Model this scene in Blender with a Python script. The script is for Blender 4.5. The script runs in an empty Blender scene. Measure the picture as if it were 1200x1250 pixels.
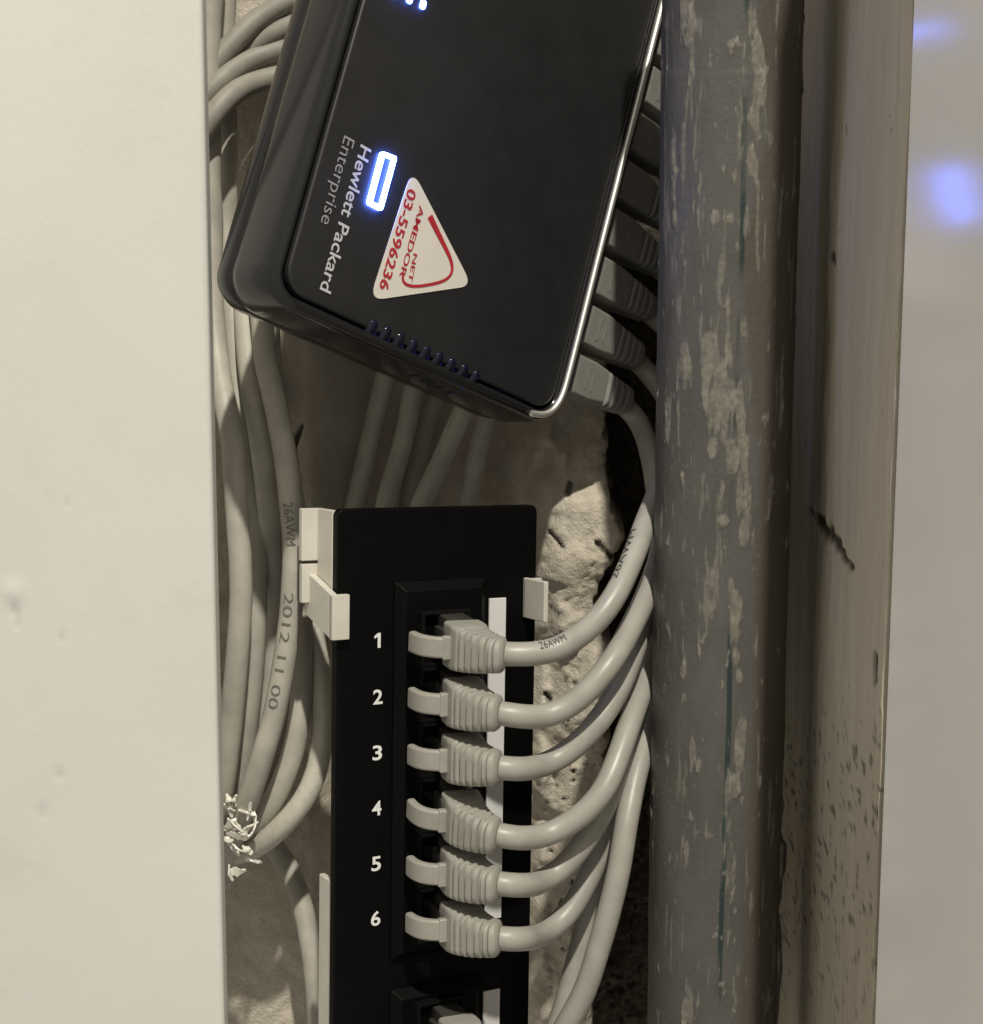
import bpy, bmesh, math, random
import numpy as np

# ------------------------------------------------------------------ camera, world, light
SC = bpy.context.scene
COL = SC.collection
PITCH = math.radians(8.0)
FPX = 1800.0                                   # focal length in photo pixels (photo 1200 x 1250)

cam_d = bpy.data.cameras.new('camera')
cam_d.sensor_fit = 'HORIZONTAL'
cam_d.sensor_width = 36.0
cam_d.lens = 36.0 * FPX / 1200.0
cam_d.clip_start = 0.01
cam_d.clip_end = 50.0
cam = bpy.data.objects.new('camera', cam_d)
COL.objects.link(cam)
cam.location = (0, 0, 0)
cam.rotation_euler = (math.radians(90) - PITCH, 0, 0)
SC.camera = cam

world = bpy.data.worlds.new('World')
SC.world = world
world.use_nodes = True
bg = world.node_tree.nodes['Background']
bg.inputs[0].default_value = (1.0, 0.93, 0.81, 1)
bg.inputs[1].default_value = 0.43

AZ, EL, DIST = math.radians(10.5), math.radians(55.0), 2.2     # ceiling lamp above and behind the viewer
TARGET = np.array([0.0, 0.37, -0.03])
LDIR = np.array([math.sin(AZ) * math.cos(EL), -math.cos(AZ) * math.cos(EL), math.sin(EL)])
lamp_d = bpy.data.lights.new('ceiling_lamp', 'POINT')
lamp_d.energy = 210.0
lamp_d.color = (1.0, 0.94, 0.825)
lamp_d.shadow_soft_size = 0.028
lamp = bpy.data.objects.new('ceiling_lamp', lamp_d)
COL.objects.link(lamp)
lamp.location = tuple(TARGET + LDIR * DIST)

SC.view_settings.view_transform = 'Standard'
SC.view_settings.look = 'None'
SC.view_settings.exposure = 0.0
SC.view_settings.gamma = 1.0
SC.cycles.max_bounces = 8
SC.cycles.use_denoising = True

random.seed(4)
RNG = np.random.RandomState(7)

# ------------------------------------------------------------------ geometry helpers
CP, SP = math.cos(PITCH), math.sin(PITCH)

def ray(px, py):
    a = (px - 600.0) / FPX
    b = -(py - 625.0) / FPX
    return np.array([a, CP + b * SP, -SP + b * CP])

def at(px, py, Y):
    d = ray(px, py)
    return d * (Y / d[1])

def on_plane(px, py, O, N):
    d = ray(px, py)
    return d * (np.dot(O, N) / np.dot(d, N))

def unit(v):
    v = np.asarray(v, float)
    return v / np.linalg.norm(v)

def _h(ix, iy, iz, s):
    n = (ix.astype(np.int64) * 374761393 + iy.astype(np.int64) * 668265263 + iz.astype(np.int64) * 2147483647 + s * 974711) & 0xffffffff
    n = ((n ^ (n >> 13)) * 1274126177) & 0xffffffff
    n = (n ^ (n >> 16)) & 0xffff
    return n / 65535.0

def vnoise(P, s=0):
    """value noise 0..1 at points P (n,3)"""
    i = np.floor(P).astype(np.int64)
    f = P - i
    f = f * f * (3 - 2 * f)
    r = 0
    for dx in (0, 1):
        for dy in (0, 1):
            for dz in (0, 1):
                w = (f[:, 0] if dx else 1 - f[:, 0]) * (f[:, 1] if dy else 1 - f[:, 1]) * (f[:, 2] if dz else 1 - f[:, 2])
                r = r + w * _h(i[:, 0] + dx, i[:, 1] + dy, i[:, 2] + dz, s)
    return r

def fbm(P, scale, octs=4, s=0, gain=0.5):
    P = P * np.asarray(scale, float)
    t, a, r = 0, 1.0, 0
    for k in range(octs):
        r = r + a * vnoise(P * (2.03 ** k) + 17.3 * k, s + k)
        t += a
        a *= gain
    return r / t

def sstep(a, b, x):
    t = np.clip((x - a) / (b - a), 0, 1)
    return t * t * (3 - 2 * t)

def link(name, me, mat=None, parent=None):
    o = bpy.data.objects.new(name, me)
    COL.objects.link(o)
    if mat is not None and not me.materials:
        me.materials.append(mat)
    if parent is not None:
        o.parent = parent
    return o

def mesh(name, V, F, smooth=True, attrs=None, sharp=None):
    me = bpy.data.meshes.new(name)
    me.from_pydata([tuple(map(float, v)) for v in V], [], F)
    me.update()
    if smooth:
        me.polygons.foreach_set('use_smooth', [True] * len(me.polygons))
    if smooth:
        bm = bmesh.new(); bm.from_mesh(me)
        bmesh.ops.recalc_face_normals(bm, faces=bm.faces)
        bm.to_mesh(me); bm.free()
    if sharp is not None:
        me.set_sharp_from_angle(angle=math.radians(sharp))
    for k, a in (attrs or {}).items():
        at_ = me.attributes.new(k, 'FLOAT', 'POINT')
        at_.data.foreach_set('value', np.asarray(a, np.float32))
    return me

def grid_mesh(name, P, attrs=None, smooth=True):
    """P: (nu, nv, 3)"""
    nu, nv = P.shape[:2]
    me = bpy.data.meshes.new(name)
    V = P.reshape(-1, 3)
    idx = np.arange(nu * nv).reshape(nu, nv)
    q = np.stack([idx[:-1, :-1], idx[1:, :-1], idx[1:, 1:], idx[:-1, 1:]], -1).reshape(-1, 4)
    me.vertices.add(len(V))
    me.vertices.foreach_set('co', V.astype(np.float32).ravel())
    me.loops.add(q.size)
    me.loops.foreach_set('vertex_index', q.ravel().astype(np.int32))
    me.polygons.add(len(q))
    me.polygons.foreach_set('loop_start', (np.arange(len(q)) * 4).astype(np.int32))
    me.polygons.foreach_set('use_smooth', [smooth] * len(q))
    me.update(calc_edges=True)
    for k, a in (attrs or {}).items():
        at_ = me.attributes.new(k, 'FLOAT', 'POINT')
        at_.data.foreach_set('value', np.asarray(a, np.float32).ravel())
    return me

def empty(name, loc, label=None, cat=None, group=None):
    o = bpy.data.objects.new(name, None)
    o.empty_display_size = 0.01
    COL.objects.link(o)
    o.location = tuple(map(float, loc))
    if label: o['label'] = label
    if cat: o['category'] = cat
    if group: o['group'] = group
    return o

def part(name, V, F, mat, parent=None, smooth=True, sharp=35, attrs=None, base=None):
    """mesh in world coordinates hung under a thing whose Empty stands at base"""
    V = np.asarray(V, float)
    if parent is not None:
        root = parent
        off = np.zeros(3)
        while root is not None:
            off = off + np.array(root.location)
            root = root.parent
        V = V - off
    o = link(name, mesh(name, V, F, smooth, attrs, sharp), mat, parent)
    if smooth and sharp is not None and sharp < 50: weigh(o)
    return o

def weigh(o):
    w = o.modifiers.new('weighted', 'WEIGHTED_NORMAL')
    w.keep_sharp = True
    return o

class Frame:
    def __init__(s, O, X, Y, Z):
        s.O, s.X, s.Y, s.Z = map(lambda v: np.asarray(v, float), (O, X, Y, Z))
    def __call__(s, P):
        P = np.atleast_2d(np.asarray(P, float))
        return s.O + P[:, :1] * s.X + P[:, 1:2] * s.Y + P[:, 2:3] * s.Z

def box(x0, x1, y0, y1, z0, z1, bev=0.0):
    """closed bevelled box: list of V, F"""
    if bev <= 0:
        V = [(x, y, z) for x in (x0, x1) for y in (y0, y1) for z in (z0, z1)]
        F = [(0, 1, 3, 2), (4, 6, 7, 5), (0, 4, 5, 1), (2, 3, 7, 6), (0, 2, 6, 4), (1, 5, 7, 3)]
        return V, F
    rings = []
    b = bev
    for z, ins in ((z0, b), (z0 + b * .3, b * .3), (z0 + b, 0), (z1 - b, 0), (z1 - b * .3, b * .3), (z1, b)):
        rings.append([(x, y, z) for x, y in rrect(x0 + ins, x1 - ins, y0 + ins, y1 - ins, max(b - ins * .6, b * .4), 3)])
    return loft(rings, True, True)

def rrect(x0, x1, y0, y1, r, n=6):
    pts = []
    for cx, cy, a0 in ((x1 - r, y1 - r, 0), (x0 + r, y1 - r, 90), (x0 + r, y0 + r, 180), (x1 - r, y0 + r, 270)):
        for k in range(n + 1):
            a = math.radians(a0 + 90.0 * k / n)
            pts.append((cx + r * math.cos(a), cy + r * math.sin(a)))
    return pts

def loft(rings, cap0=False, cap1=False):
    n = len(rings[0])
    V, F = [], []
    for r in rings:
        V += [tuple(p) for p in r]
    for i in range(len(rings) - 1):
        for j in range(n):
            k = (j + 1) % n
            F.append((i * n + j, i * n + k, (i + 1) * n + k, (i + 1) * n + j))
    if cap0: F.append(tuple(range(n - 1, -1, -1)))
    if cap1: F.append(tuple(range((len(rings) - 1) * n, len(rings) * n)))
    return V, F

def join(*vf):
    V, F = [], []
    for v, f in vf:
        o = len(V)
        V += [tuple(p) for p in v]
        F += [tuple(i + o for i in q) for q in f]
    return V, F

def catmull(P, step=0.0012):
    P = [np.asarray(p, float) for p in P]
    P = [2 * P[0] - P[1]] + P + [2 * P[-1] - P[-2]]
    out = []
    for i in range(1, len(P) - 2):
        p0, p1, p2, p3 = P[i - 1:i + 3]
        t0 = 0.0
        t1 = t0 + max(np.linalg.norm(p1 - p0), 1e-6) ** .5
        t2 = t1 + max(np.linalg.norm(p2 - p1), 1e-6) ** .5
        t3 = t2 + max(np.linalg.norm(p3 - p2), 1e-6) ** .5
        n = max(2, int(np.linalg.norm(p2 - p1) / step))
        for k in range(n):
            t = t1 + (t2 - t1) * k / n
            a1 = (t1 - t) / (t1 - t0) * p0 + (t - t0) / (t1 - t0) * p1
            a2 = (t2 - t) / (t2 - t1) * p1 + (t - t1) / (t2 - t1) * p2
            a3 = (t3 - t) / (t3 - t2) * p2 + (t - t2) / (t3 - t2) * p3
            b1 = (t2 - t) / (t2 - t0) * a1 + (t - t0) / (t2 - t0) * a2
            b2 = (t3 - t) / (t3 - t1) * a2 + (t - t1) / (t3 - t1) * a3
            out.append((t2 - t) / (t2 - t1) * b1 + (t - t1) / (t2 - t1) * b2)
    out.append(P[-2])
    out = np.array(out)
    for _ in range(28):                                     # soften the joints
        out[1:-1] = out[1:-1] * .5 + (out[:-2] + out[2:]) * .25
    return out

def frames(path):
    T = np.gradient(path, axis=0)
    T /= np.linalg.norm(T, axis=1)[:, None]
    n = np.cross(T[0], [0.3, -1.0, 0.2])
    n /= np.linalg.norm(n)
    N = [n]
    for i in range(1, len(T)):
        n = N[-1] - T[i] * np.dot(N[-1], T[i])
        N.append(n / np.linalg.norm(n))
    N = np.array(N)
    return T, N, np.cross(T, N)

def tube(path, r, n=16, caps=True, wob=0.0):
    T, N, B = frames(path)
    rr = np.full(len(path), r)
    if wob:
        rr = rr * (1 + wob * (fbm(path, 60, 2, 3) - .5))
    rings = []
    for i in range(len(path)):
        rings.append([path[i] + rr[i] * (math.cos(a) * N[i] + math.sin(a) * B[i]) for a in np.linspace(0, 2 * math.pi, n, endpoint=False)])
    return loft(rings, caps, caps)

# ------------------------------------------------------------------ material helpers
def nodes_of(name):
    m = bpy.data.materials.new(name)
    m.use_nodes = True
    nt = m.node_tree
    return m, nt, nt.nodes['Principled BSDF']

def mth(nt, op, a, b=None, clamp=False):
    n = nt.nodes.new('ShaderNodeMath')
    n.operation = op
    n.use_clamp = clamp
    for i, v in enumerate((a, b)):
        if v is None: continue
        if isinstance(v, (int, float)): n.inputs[i].default_value = v
        else: nt.links.new(v, n.inputs[i])
    return n.outputs[0]

def noise(nt, scale, detail=4, rough=.55, stretch=None, off=0.0):
    tc = nt.nodes.new('ShaderNodeTexCoord')
    mp = nt.nodes.new('ShaderNodeMapping')
    mp.inputs['Location'].default_value = (off, off * .7, off * 1.3)
    if stretch: mp.inputs['Scale'].default_value = stretch
    nt.links.new(tc.outputs['Object'], mp.inputs['Vector'])
    n = nt.nodes.new('ShaderNodeTexNoise')
    n.inputs['Scale'].default_value = scale
    n.inputs['Detail'].default_value = detail
    n.inputs['Roughness'].default_value = rough
    nt.links.new(mp.outputs[0], n.inputs['Vector'])
    return n.outputs['Fac']

def ramp(nt, fac, stops):
    r = nt.nodes.new('ShaderNodeValToRGB')
    e = r.color_ramp.elements
    while len(e) < len(stops): e.new(0.5)
    for k, (p, c) in enumerate(stops):
        e[k].position = p
        e[k].color = (*c, 1) if len(c) == 3 else c
    nt.links.new(fac, r.inputs[0])
    return r.outputs[0]

def mixc(nt, fac, a, b, mode='MIX'):
    n = nt.nodes.new('ShaderNodeMix')
    n.data_type = 'RGBA'
    n.blend_type = mode
    for sock, v in ((n.inputs[0], fac), (n.inputs[6], a), (n.inputs[7], b)):
        if isinstance(v, (int, float)): sock.default_value = v
        elif isinstance(v, tuple): sock.default_value = (*v, 1)
        else: nt.links.new(v, sock)
    return n.outputs[2]

def attr(nt, name):
    n = nt.nodes.new('ShaderNodeAttribute')
    n.attribute_name = name
    return n.outputs['Fac']

def bump(nt, bs, h, strength, dist):
    b = nt.nodes.new('ShaderNodeBump')
    b.inputs['Strength'].default_value = strength
    b.inputs['Distance'].default_value = dist
    nt.links.new(h, b.inputs['Height'])
    nt.links.new(b.outputs[0], bs.inputs['Normal'])

def simple(name, col, rough, var=0.12, scale=500, bmp=0.1, bdist=0.0002, metal=0.0, spec=0.5, rvar=0.1, coat=0.0, specks=0.0):
    m, nt, bs = nodes_of(name)
    f = noise(nt, scale, 5)
    c = tuple(col)
    lo, hi = tuple(x * (1 - var) for x in c), tuple(min(1, x * (1 + var)) for x in c)
    nt.links.new(ramp(nt, f, [(.3, lo), (.7, hi)]), bs.inputs['Base Color'])
    f2 = noise(nt, scale * .23, 4, off=3.1)
    nt.links.new(mth(nt, 'ADD', mth(nt, 'MULTIPLY', f2, rvar * 2), rough - rvar), bs.inputs['Roughness'])
    bs.inputs['Metallic'].default_value = metal
    bs.inputs['Specular IOR Level'].default_value = spec
    bs.inputs['Coat Weight'].default_value = coat
    if specks:
        sp = noise(nt, 1900, 2, off=5)
        k = mth(nt, 'MULTIPLY', mth(nt, 'SUBTRACT', sp, .735, True), 9.0, True)
        src = bs.inputs['Base Color'].links[0].from_socket
        nt.links.new(mixc(nt, mth(nt, 'MULTIPLY', k, specks), src, (.30, .29, .26)), bs.inputs['Base Color'])
    if bmp: bump(nt, bs, f, bmp, bdist)
    return m

M = {}
M['cable'] = simple('cable_pvc', (.335, .325, .29), .40, .10, 160, .05, .0002, rvar=.06)
M['cable_shaded'] = simple('cable_pvc_shaded', (.27, .255, .22), .55, .12, 220, .08, .0003, rvar=.06)  # duller cable grey: shade over the arched cables is put into the colour
M['cable_old'] = simple('cable_pvc_dusty', (.43, .41, .355), .5, .14, 140, .08, .0003, rvar=.06)
M['cable_white'] = simple('cable_pvc_white', (.52, .50, .43), .38, .10, 600, .15, .0002, rvar=.08)
M['boot'] = simple('boot_rubber', (.31, .30, .265), .5, .07, 300, .06, .0001, rvar=.05)
M['boot_dark'] = simple('boot_rubber_dark', (.21, .205, .185), .5, .07, 300, .06, .0001, rvar=.05)
M['print_dark'] = simple('cable_print_dark', (.05, .048, .042), .6, .3, 900, 0)
M['print'] = simple('cable_print', (.15, .142, .12), .6, .3, 900, 0)
M['black_face'] = simple('switch_satin_black', (.017, .017, .018), .42, .15, 120, .02, .0001, rvar=.07, specks=.35)
M['black_gloss'] = simple('switch_gloss_black', (.014, .014, .015), .16, .08, 300, .02, .0001, rvar=.04)
M['black_gloss2'] = simple('switch_vent_black', (.006, .008, .024), .09, .08, 300, .02, .0001, rvar=.04)  # blue cast of leaking LED light is mixed into the fin colour
M['panel_black'] = simple('panel_black', (.0022, .0022, .0022), .5, .2, 900, .08, .0001, spec=.10, specks=.16)
M['jack_black'] = simple('jack_black', (.005, .005, .005), .5, .2, 900, .05, .0001, spec=.15)
M['chrome'] = simple('trim_chrome', (.92, .90, .84), .42, .04, 300, .02, .0001, metal=.85, rvar=.04)
M['jack_metal'] = simple('jack_shield_metal', (.30, .295, .28), .45, .1, 500, .05, .0001, metal=.15)
M['plug_clear'] = simple('plug_smoky_plastic', (.05, .048, .042), .25, .1, 500, .03, .0001)
M['white_plastic'] = simple('bracket_white_plastic', (.60, .575, .51), .4, .05, 120, .04, .0002, rvar=.05)
M['label_white'] = simple('label_strip_white', (.70, .70, .69), .5, .03, 200, .02, .0001)
M['ink_white'] = simple('panel_print_white', (.78, .78, .76), .6, .05, 900, 0)
M['ink_grey'] = simple('switch_print_grey', (.30, .30, .31), .5, .05, 900, 0)
M['ink_light'] = simple('switch_print_light', (.52, .52, .54), .5, .05, 900, 0)
M['sticker'] = simple('sticker_vinyl', (.70, .665, .60), .42, .02, 150, .02, .0001)
M['ink_red'] = simple('sticker_red', (.42, .022, .035), .5, .1, 500, 0)
M['black_cable'] = simple('black_cable', (.012, .012, .012), .45, .1, 300, .05, .0002)
M['film'] = simple('torn_film', (.80, .78, .70), .25, .08, 500, .1, .0002)

def emitter(name, col, strength):
    m, nt, bs = nodes_of(name)
    bs.inputs['Base Color'].default_value = (.004, .004, .006, 1)
    bs.inputs['Emission Color'].default_value = (*col, 1)
    f = noise(nt, 300, 2)
    nt.links.new(mth(nt, 'MULTIPLY', mth(nt, 'ADD', mth(nt, 'MULTIPLY', f, .2), .9), strength), bs.inputs['Emission Strength'])
    return m
M['led_white'] = emitter('logo_light_white', (.10, .20, 1.0), 52.0)
M['led_dim'] = emitter('vent_glow', (.10, .14, 1.0), .05)
M['led_blue'] = emitter('logo_light_blue', (.05, .10, 1.0), 0.75)

# ------------------------------------------------------------------ the niche: back wall, side wall, panel, door
def px_of(P):
    d = P[..., 1] * CP - P[..., 2] * SP
    u = P[..., 1] * SP + P[..., 2] * CP
    return 600 + FPX * P[..., 0] / d, 625 - FPX * u / d

YW = 0.452
def build_back_wall():
    xs = np.linspace(-.16, .10, 430)
    zs = np.linspace(-.26, .16, 640)
    X, Z = np.meshgrid(xs, zs, indexing='ij')
    P = np.stack([X, np.full_like(X, YW), Z], -1)
    px, py = px_of(P)
    flat = P.reshape(-1, 3)
    n1 = fbm(flat, 55, 5, 1).reshape(X.shape)
    n2 = fbm(flat, (260, 1, 260), 4, 2).reshape(X.shape)
    n3 = fbm(flat @ np.array([[.8, 0, .6], [0, 1, 0], [-.6, 0, .8]]), (300, 1, 60), 4, 5).reshape(X.shape)   # diagonal trowel marks
    # ragged right edge of the plaster, beyond it a deep raw chase
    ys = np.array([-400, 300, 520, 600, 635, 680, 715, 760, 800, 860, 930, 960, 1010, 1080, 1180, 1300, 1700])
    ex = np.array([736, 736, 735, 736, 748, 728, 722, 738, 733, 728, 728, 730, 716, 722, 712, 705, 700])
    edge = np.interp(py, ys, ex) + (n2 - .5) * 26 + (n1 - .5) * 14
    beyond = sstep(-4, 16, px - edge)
    lump = sstep(575, 690, px + (n1 - .5) * 40) * sstep(470, 600, py + (n1 - .5) * 60)
    rough = sstep(-75, -5, px - edge)
    low = sstep(640, 700, py)
    n4 = fbm(flat, (900, 1, 900), 3, 14).reshape(X.shape)
    flake = (sstep(.485, .505, n1 + (n2 - .5) * .10) + sstep(.56, .575, n1 + (n2 - .5) * .12)) * sstep(600, 680, px) * sstep(560, 640, py)
    dep = -(n1 - .5) * .005 - (n2 - .5) * .0006 - (n4 - .5) * .0005 * (.4 + rough) - flake * .0006 - (n3 - .5) * .0022 * low
    dep = dep - .004 * np.exp(-((px - 735) / 26) ** 2 - ((py - 655) / 40) ** 2) * (n2 + .3)
    # lower terrace below the broken ledge
    led = np.interp(px, [640, 676, 700, 722, 745], [752, 757, 748, 728, 712])
    dep = dep + .0035 * sstep(-4, 5, py - led - (n2 - .5) * 14) * sstep(655, 670, px)
    # pits
    pits = sstep(.66, .76, fbm(flat, (620, 1, 620), 2, 9).reshape(X.shape)) * sstep(860, 900, py) * sstep(645, 690, px)
    pits = np.maximum(pits, sstep(.78, .86, fbm(flat, (330, 1, 330), 2, 12).reshape(X.shape)) * rough * sstep(600, 700, py))
    dep = dep + .0016 * pits
    # cracks and gouges seen on the wall
    gou = np.zeros_like(px)
    for x0, y0, x1, y1, w in ((387, 507, 364, 566, 5), (690, 578, 688, 586, 4), (668, 632, 680, 645, 2), (662, 818, 672, 834, 2.0), (683, 838, 689, 848, 3), (720, 640, 735, 655, 4)):
        d = np.array([x1 - x0, y1 - y0], float); L = np.hypot(*d); d /= L
        t = np.clip((px - x0) * d[0] + (py - y0) * d[1], 0, L)
        dist = np.hypot(px - x0 - t * d[0], py - y0 - t * d[1]) + (n2 - .5) * 9
        gou = np.maximum(gou, sstep(w, w * .3, dist))
    dep = dep + .002 * gou
    left_lump = sstep(470, 390, px + (n1 - .5) * 30)
    dep = dep - left_lump * .034
    dep = dep - lump * .036 * (1 - beyond)
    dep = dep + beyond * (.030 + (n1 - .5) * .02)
    # rough corner at the top
    topc = sstep(60, 10, py) * sstep(330, 290, px)
    dep = dep - topc * (n2 - .4) * .006
    P[..., 1] += dep
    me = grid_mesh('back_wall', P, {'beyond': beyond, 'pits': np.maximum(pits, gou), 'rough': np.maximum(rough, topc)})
    m, nt, bs = nodes_of('old_plaster')
    f1 = noise(nt, 38, 6)
    f2 = noise(nt, 420, 5, off=2)
    c = ramp(nt, f1, [(.30, (.54, .485, .40)), (.5, (.63, .58, .49)), (.7, (.69, .645, .56))])
    c = mixc(nt, mth(nt, 'MULTIPLY', f2, .35), c, (.33, .285, .22))
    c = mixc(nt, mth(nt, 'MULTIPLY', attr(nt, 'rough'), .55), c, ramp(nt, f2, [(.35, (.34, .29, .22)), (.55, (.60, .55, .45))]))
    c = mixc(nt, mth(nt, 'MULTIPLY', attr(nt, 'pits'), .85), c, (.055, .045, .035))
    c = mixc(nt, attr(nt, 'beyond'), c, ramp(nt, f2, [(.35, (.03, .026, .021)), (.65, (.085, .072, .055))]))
    nt.links.new(c, bs.inputs['Base Color'])
    bs.inputs['Roughness'].default_value = .92
    bs.inputs['Specular IOR Level'].default_value = .2
    bump(nt, bs, noise(nt, 900, 6, .65, off=4), .9, .0009)
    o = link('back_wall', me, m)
    o['kind'] = 'structure'
build_back_wall()

E_X, E_Y = 0.0761, 0.275          # front edge of the right-hand reveal

def build_side_wall():
    # reveal seen at a slant behind the pipe; profile from the front edge to the back
    t = np.concatenate([np.linspace(0, 1, 200), ])
    zs = np.linspace(-.26, .16, 640)
    T, Z = np.meshgrid(t, zs, indexing='ij')
    Yc = E_Y + T * (YW + .05 - E_Y)
    Xc = E_X + np.interp(Yc, [.275, .30, .362, .40, .50], [0, .0015, .0060, .0110, .0120])
    P = np.stack([Xc, Yc, Z], -1)
    flat = P.reshape(-1, 3)
    n1 = fbm(flat, (40, 40, 14), 4, 21).reshape(T.shape)
    n2 = fbm(flat, (260, 260, 120), 4, 22).reshape(T.shape)
    n3 = fbm(flat, (200, 330, 20), 3, 23).reshape(T.shape)
    px, py = px_of(P)
    # wandering edge of a filler layer
    lx = np.interp(py, [0, 230, 400, 440, 560, 650, 900, 1250], [1006, 1012, 1024, 1018, 1034, 1038, 1040, 1030])
    lx2 = np.interp(py, [0, 400, 450, 560, 650, 1250], [960, 1015, 1012, 990, 985, 950])
    step = sstep(-2, 3, px - lx - (n2 - .5) * 8) * .5 + sstep(-2, 3, px - lx2 - (n2 - .5) * 8) * .5
    dx = -(n1 - .5) * .0022 - (n2 - .5) * .0006 - (n3 - .5) * .0002 - step * .0006
    # dirty gouge and specks
    gou = np.zeros_like(px)
    for x0, y0, x1, y1, w in ((992, 622, 1022, 664, 9), (1022, 664, 1040, 692, 5), (1014, 704, 1014, 720, 0), (1036, 158, 1036, 162, 4), (1017, 312, 1018, 318, 5), (1073, 800, 1075, 832, 4)):
        d = np.array([x1 - x0, y1 - y0], float); L = np.hypot(*d); d /= L
        tt = np.clip((px - x0) * d[0] + (py - y0) * d[1], 0, L)
        dist = np.hypot(px - x0 - tt * d[0], (py - y0 - tt * d[1])) + (n2 - .5) * 16
        gou = np.maximum(gou, sstep(w, w * .2, dist)) if w else gou
    sp = fbm(flat, (1, 260, 720), 3, 31).reshape(T.shape)
    zone = sstep(820, 940, py) * (1 - .5 * sstep(1080, 1260, py))
    spk = .75 * sstep(.64, .72, sp + .05 * (zone - 1) + .10 * (n1 - .5)) * zone
    spk = np.maximum(spk, sstep(.80, .86, sp) * .6)
    cr = np.zeros_like(px)
    cx = np.interp(py, [1000, 1010, 1030, 1060, 1090, 1110, 1170, 1250], [935, 944, 957, 956, 950, 946, 953, 946])
    cr = sstep(6, 2, np.abs(px - cx + (n2 - .5) * 6)) * sstep(1000, 1015, py)
    dirt = np.maximum(np.maximum(gou, spk), cr)
    P[..., 0] += dx + np.maximum(gou, cr) * .0010 + spk * .0002
    # chipped front edge
    edge = np.exp(-T * 60)
    P[..., 1] += edge * (n2 - .5) * .0026
    # front return of the plaster, running in behind the door leaf
    ret = np.repeat(P[:1], 6, 0)
    ret[..., 0] += np.array([.012, .008, .004, .002, .0008, .0002])[:, None]
    ret[..., 1] += np.array([.0006, .0005, .0004, .0002, .0, .0])[:, None]
    P = np.concatenate([ret, P], 0)
    n1, n2, n3, step, dirt, py = [np.concatenate([np.repeat(q_[:1], 6, 0), q_], 0) for q_ in (n1, n2, n3, step, dirt, py)]
    streak = n3
    me = grid_mesh('side_wall', P, {'dirt': dirt, 'streak': streak, 'step': step, 'lowdirt': sstep(820, 1150, py) * n1})
    m, nt, bs = nodes_of('reveal_plaster')
    f2 = noise(nt, 300, 5, stretch=(1, 1, .35))
    c = ramp(nt, attr(nt, 'streak'), [(.2, (.49, .445, .355)), (.8, (.575, .53, .43))])
    c = mixc(nt, mth(nt, 'MULTIPLY', f2, .35), c, (.40, .345, .26))
    c = mixc(nt, mth(nt, 'MULTIPLY', attr(nt, 'lowdirt'), .6), c, (.22, .18, .13))
    c = mixc(nt, mth(nt, 'MULTIPLY', attr(nt, 'dirt'), .9), c, (.03, .025, .02))
    nt.links.new(c, bs.inputs['Base Color'])
    bs.inputs['Roughness'].default_value = .85
    bs.inputs['Specular IOR Level'].default_value = .25
    bump(nt, bs, f2, .35, .0004)
    o = link('side_wall', me, m)
    o['kind'] = 'structure'
build_side_wall()

def build_left_panel():
    # smooth cream board; only its right edge is in the picture
    Yf = .345
    e0 = at(246.5, 0, Yf); e1 = at(273.5, 1250, Yf)
    d = unit(e1 - e0)
    zs = np.linspace(-.26, .16, 260)
    ex = e0[0] + (zs - e0[2]) * d[0] / d[2]
    u = np.concatenate([np.linspace(-.12, -.0012, 190), -.0012 + .0012 * np.sin(np.linspace(0.2, math.pi / 2, 6)), np.zeros(5)])
    yy = np.concatenate([np.zeros(190), .0012 * (1 - np.cos(np.linspace(0.2, math.pi / 2, 6))), np.linspace(.0018, .0050, 5)])
    P = np.zeros((len(u), len(zs), 3))
    P[..., 0] = ex[None, :] + u[:, None]
    P[..., 1] = Yf + yy[:, None]
    P[..., 2] = zs[None, :]
    px, py = px_of(P)
    flat = P.reshape(-1, 3)
    n1 = fbm(flat, 26, 3, 41).reshape(px.shape)
    n2 = fbm(flat, 300, 3, 42).reshape(px.shape)
    front = (np.arange(len(u)) < 190)[:, None]
    mark = np.zeros_like(px)
    dent = (n1 - .5) * .0006 * front
    for x, y, rx, ry, dp, mk in ((16, 722, 14, 11, -.0005, 0), (17, 741, 6, 3, .0012, .8), (21, 757, 4, 5, .0006, .3), (72, 944, 5, 3, .0004, .25), (51, 988, 7, 4, .0004, .35), (82, 610, 3, 3, .0003, .3), (75, 777, 3, 2, .0003, .3)):
        g = np.exp(-(((px - x) / rx) ** 2 + ((py - y) / ry) ** 2))
        dent = dent + g * dp
        mark = np.maximum(mark, g * mk)
    P[..., 1] += dent
    me = grid_mesh('cream_board', P, {'mark': mark})
    m, nt, bs = nodes_of('cream_paint')
    f = noise(nt, 16, 4); f2 = noise(nt, 900, 3, off=1)
    c = ramp(nt, f, [(.3, (.645, .637, .60)), (.7, (.685, .677, .635))])
    sm = noise(nt, 45, 6, .7, off=8)
    c = mixc(nt, mth(nt, 'MULTIPLY', mth(nt, 'SUBTRACT', sm, .58, True), 1.1, True), c, (.48, .46, .41))
    c = mixc(nt, mth(nt, 'MULTIPLY', attr(nt, 'mark'), .8), c, (.20, .18, .15))
    nt.links.new(c, bs.inputs['Base Color'])
    bs.inputs['Roughness'].default_value = .5
    bump(nt, bs, f2, .16, .0003)
    o = link('cream_board', me, m)
    o['label'] = 'smooth cream painted board with a straight edge beside the grey cable bundle'
    o['category'] = 'board'
build_left_panel()

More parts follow.
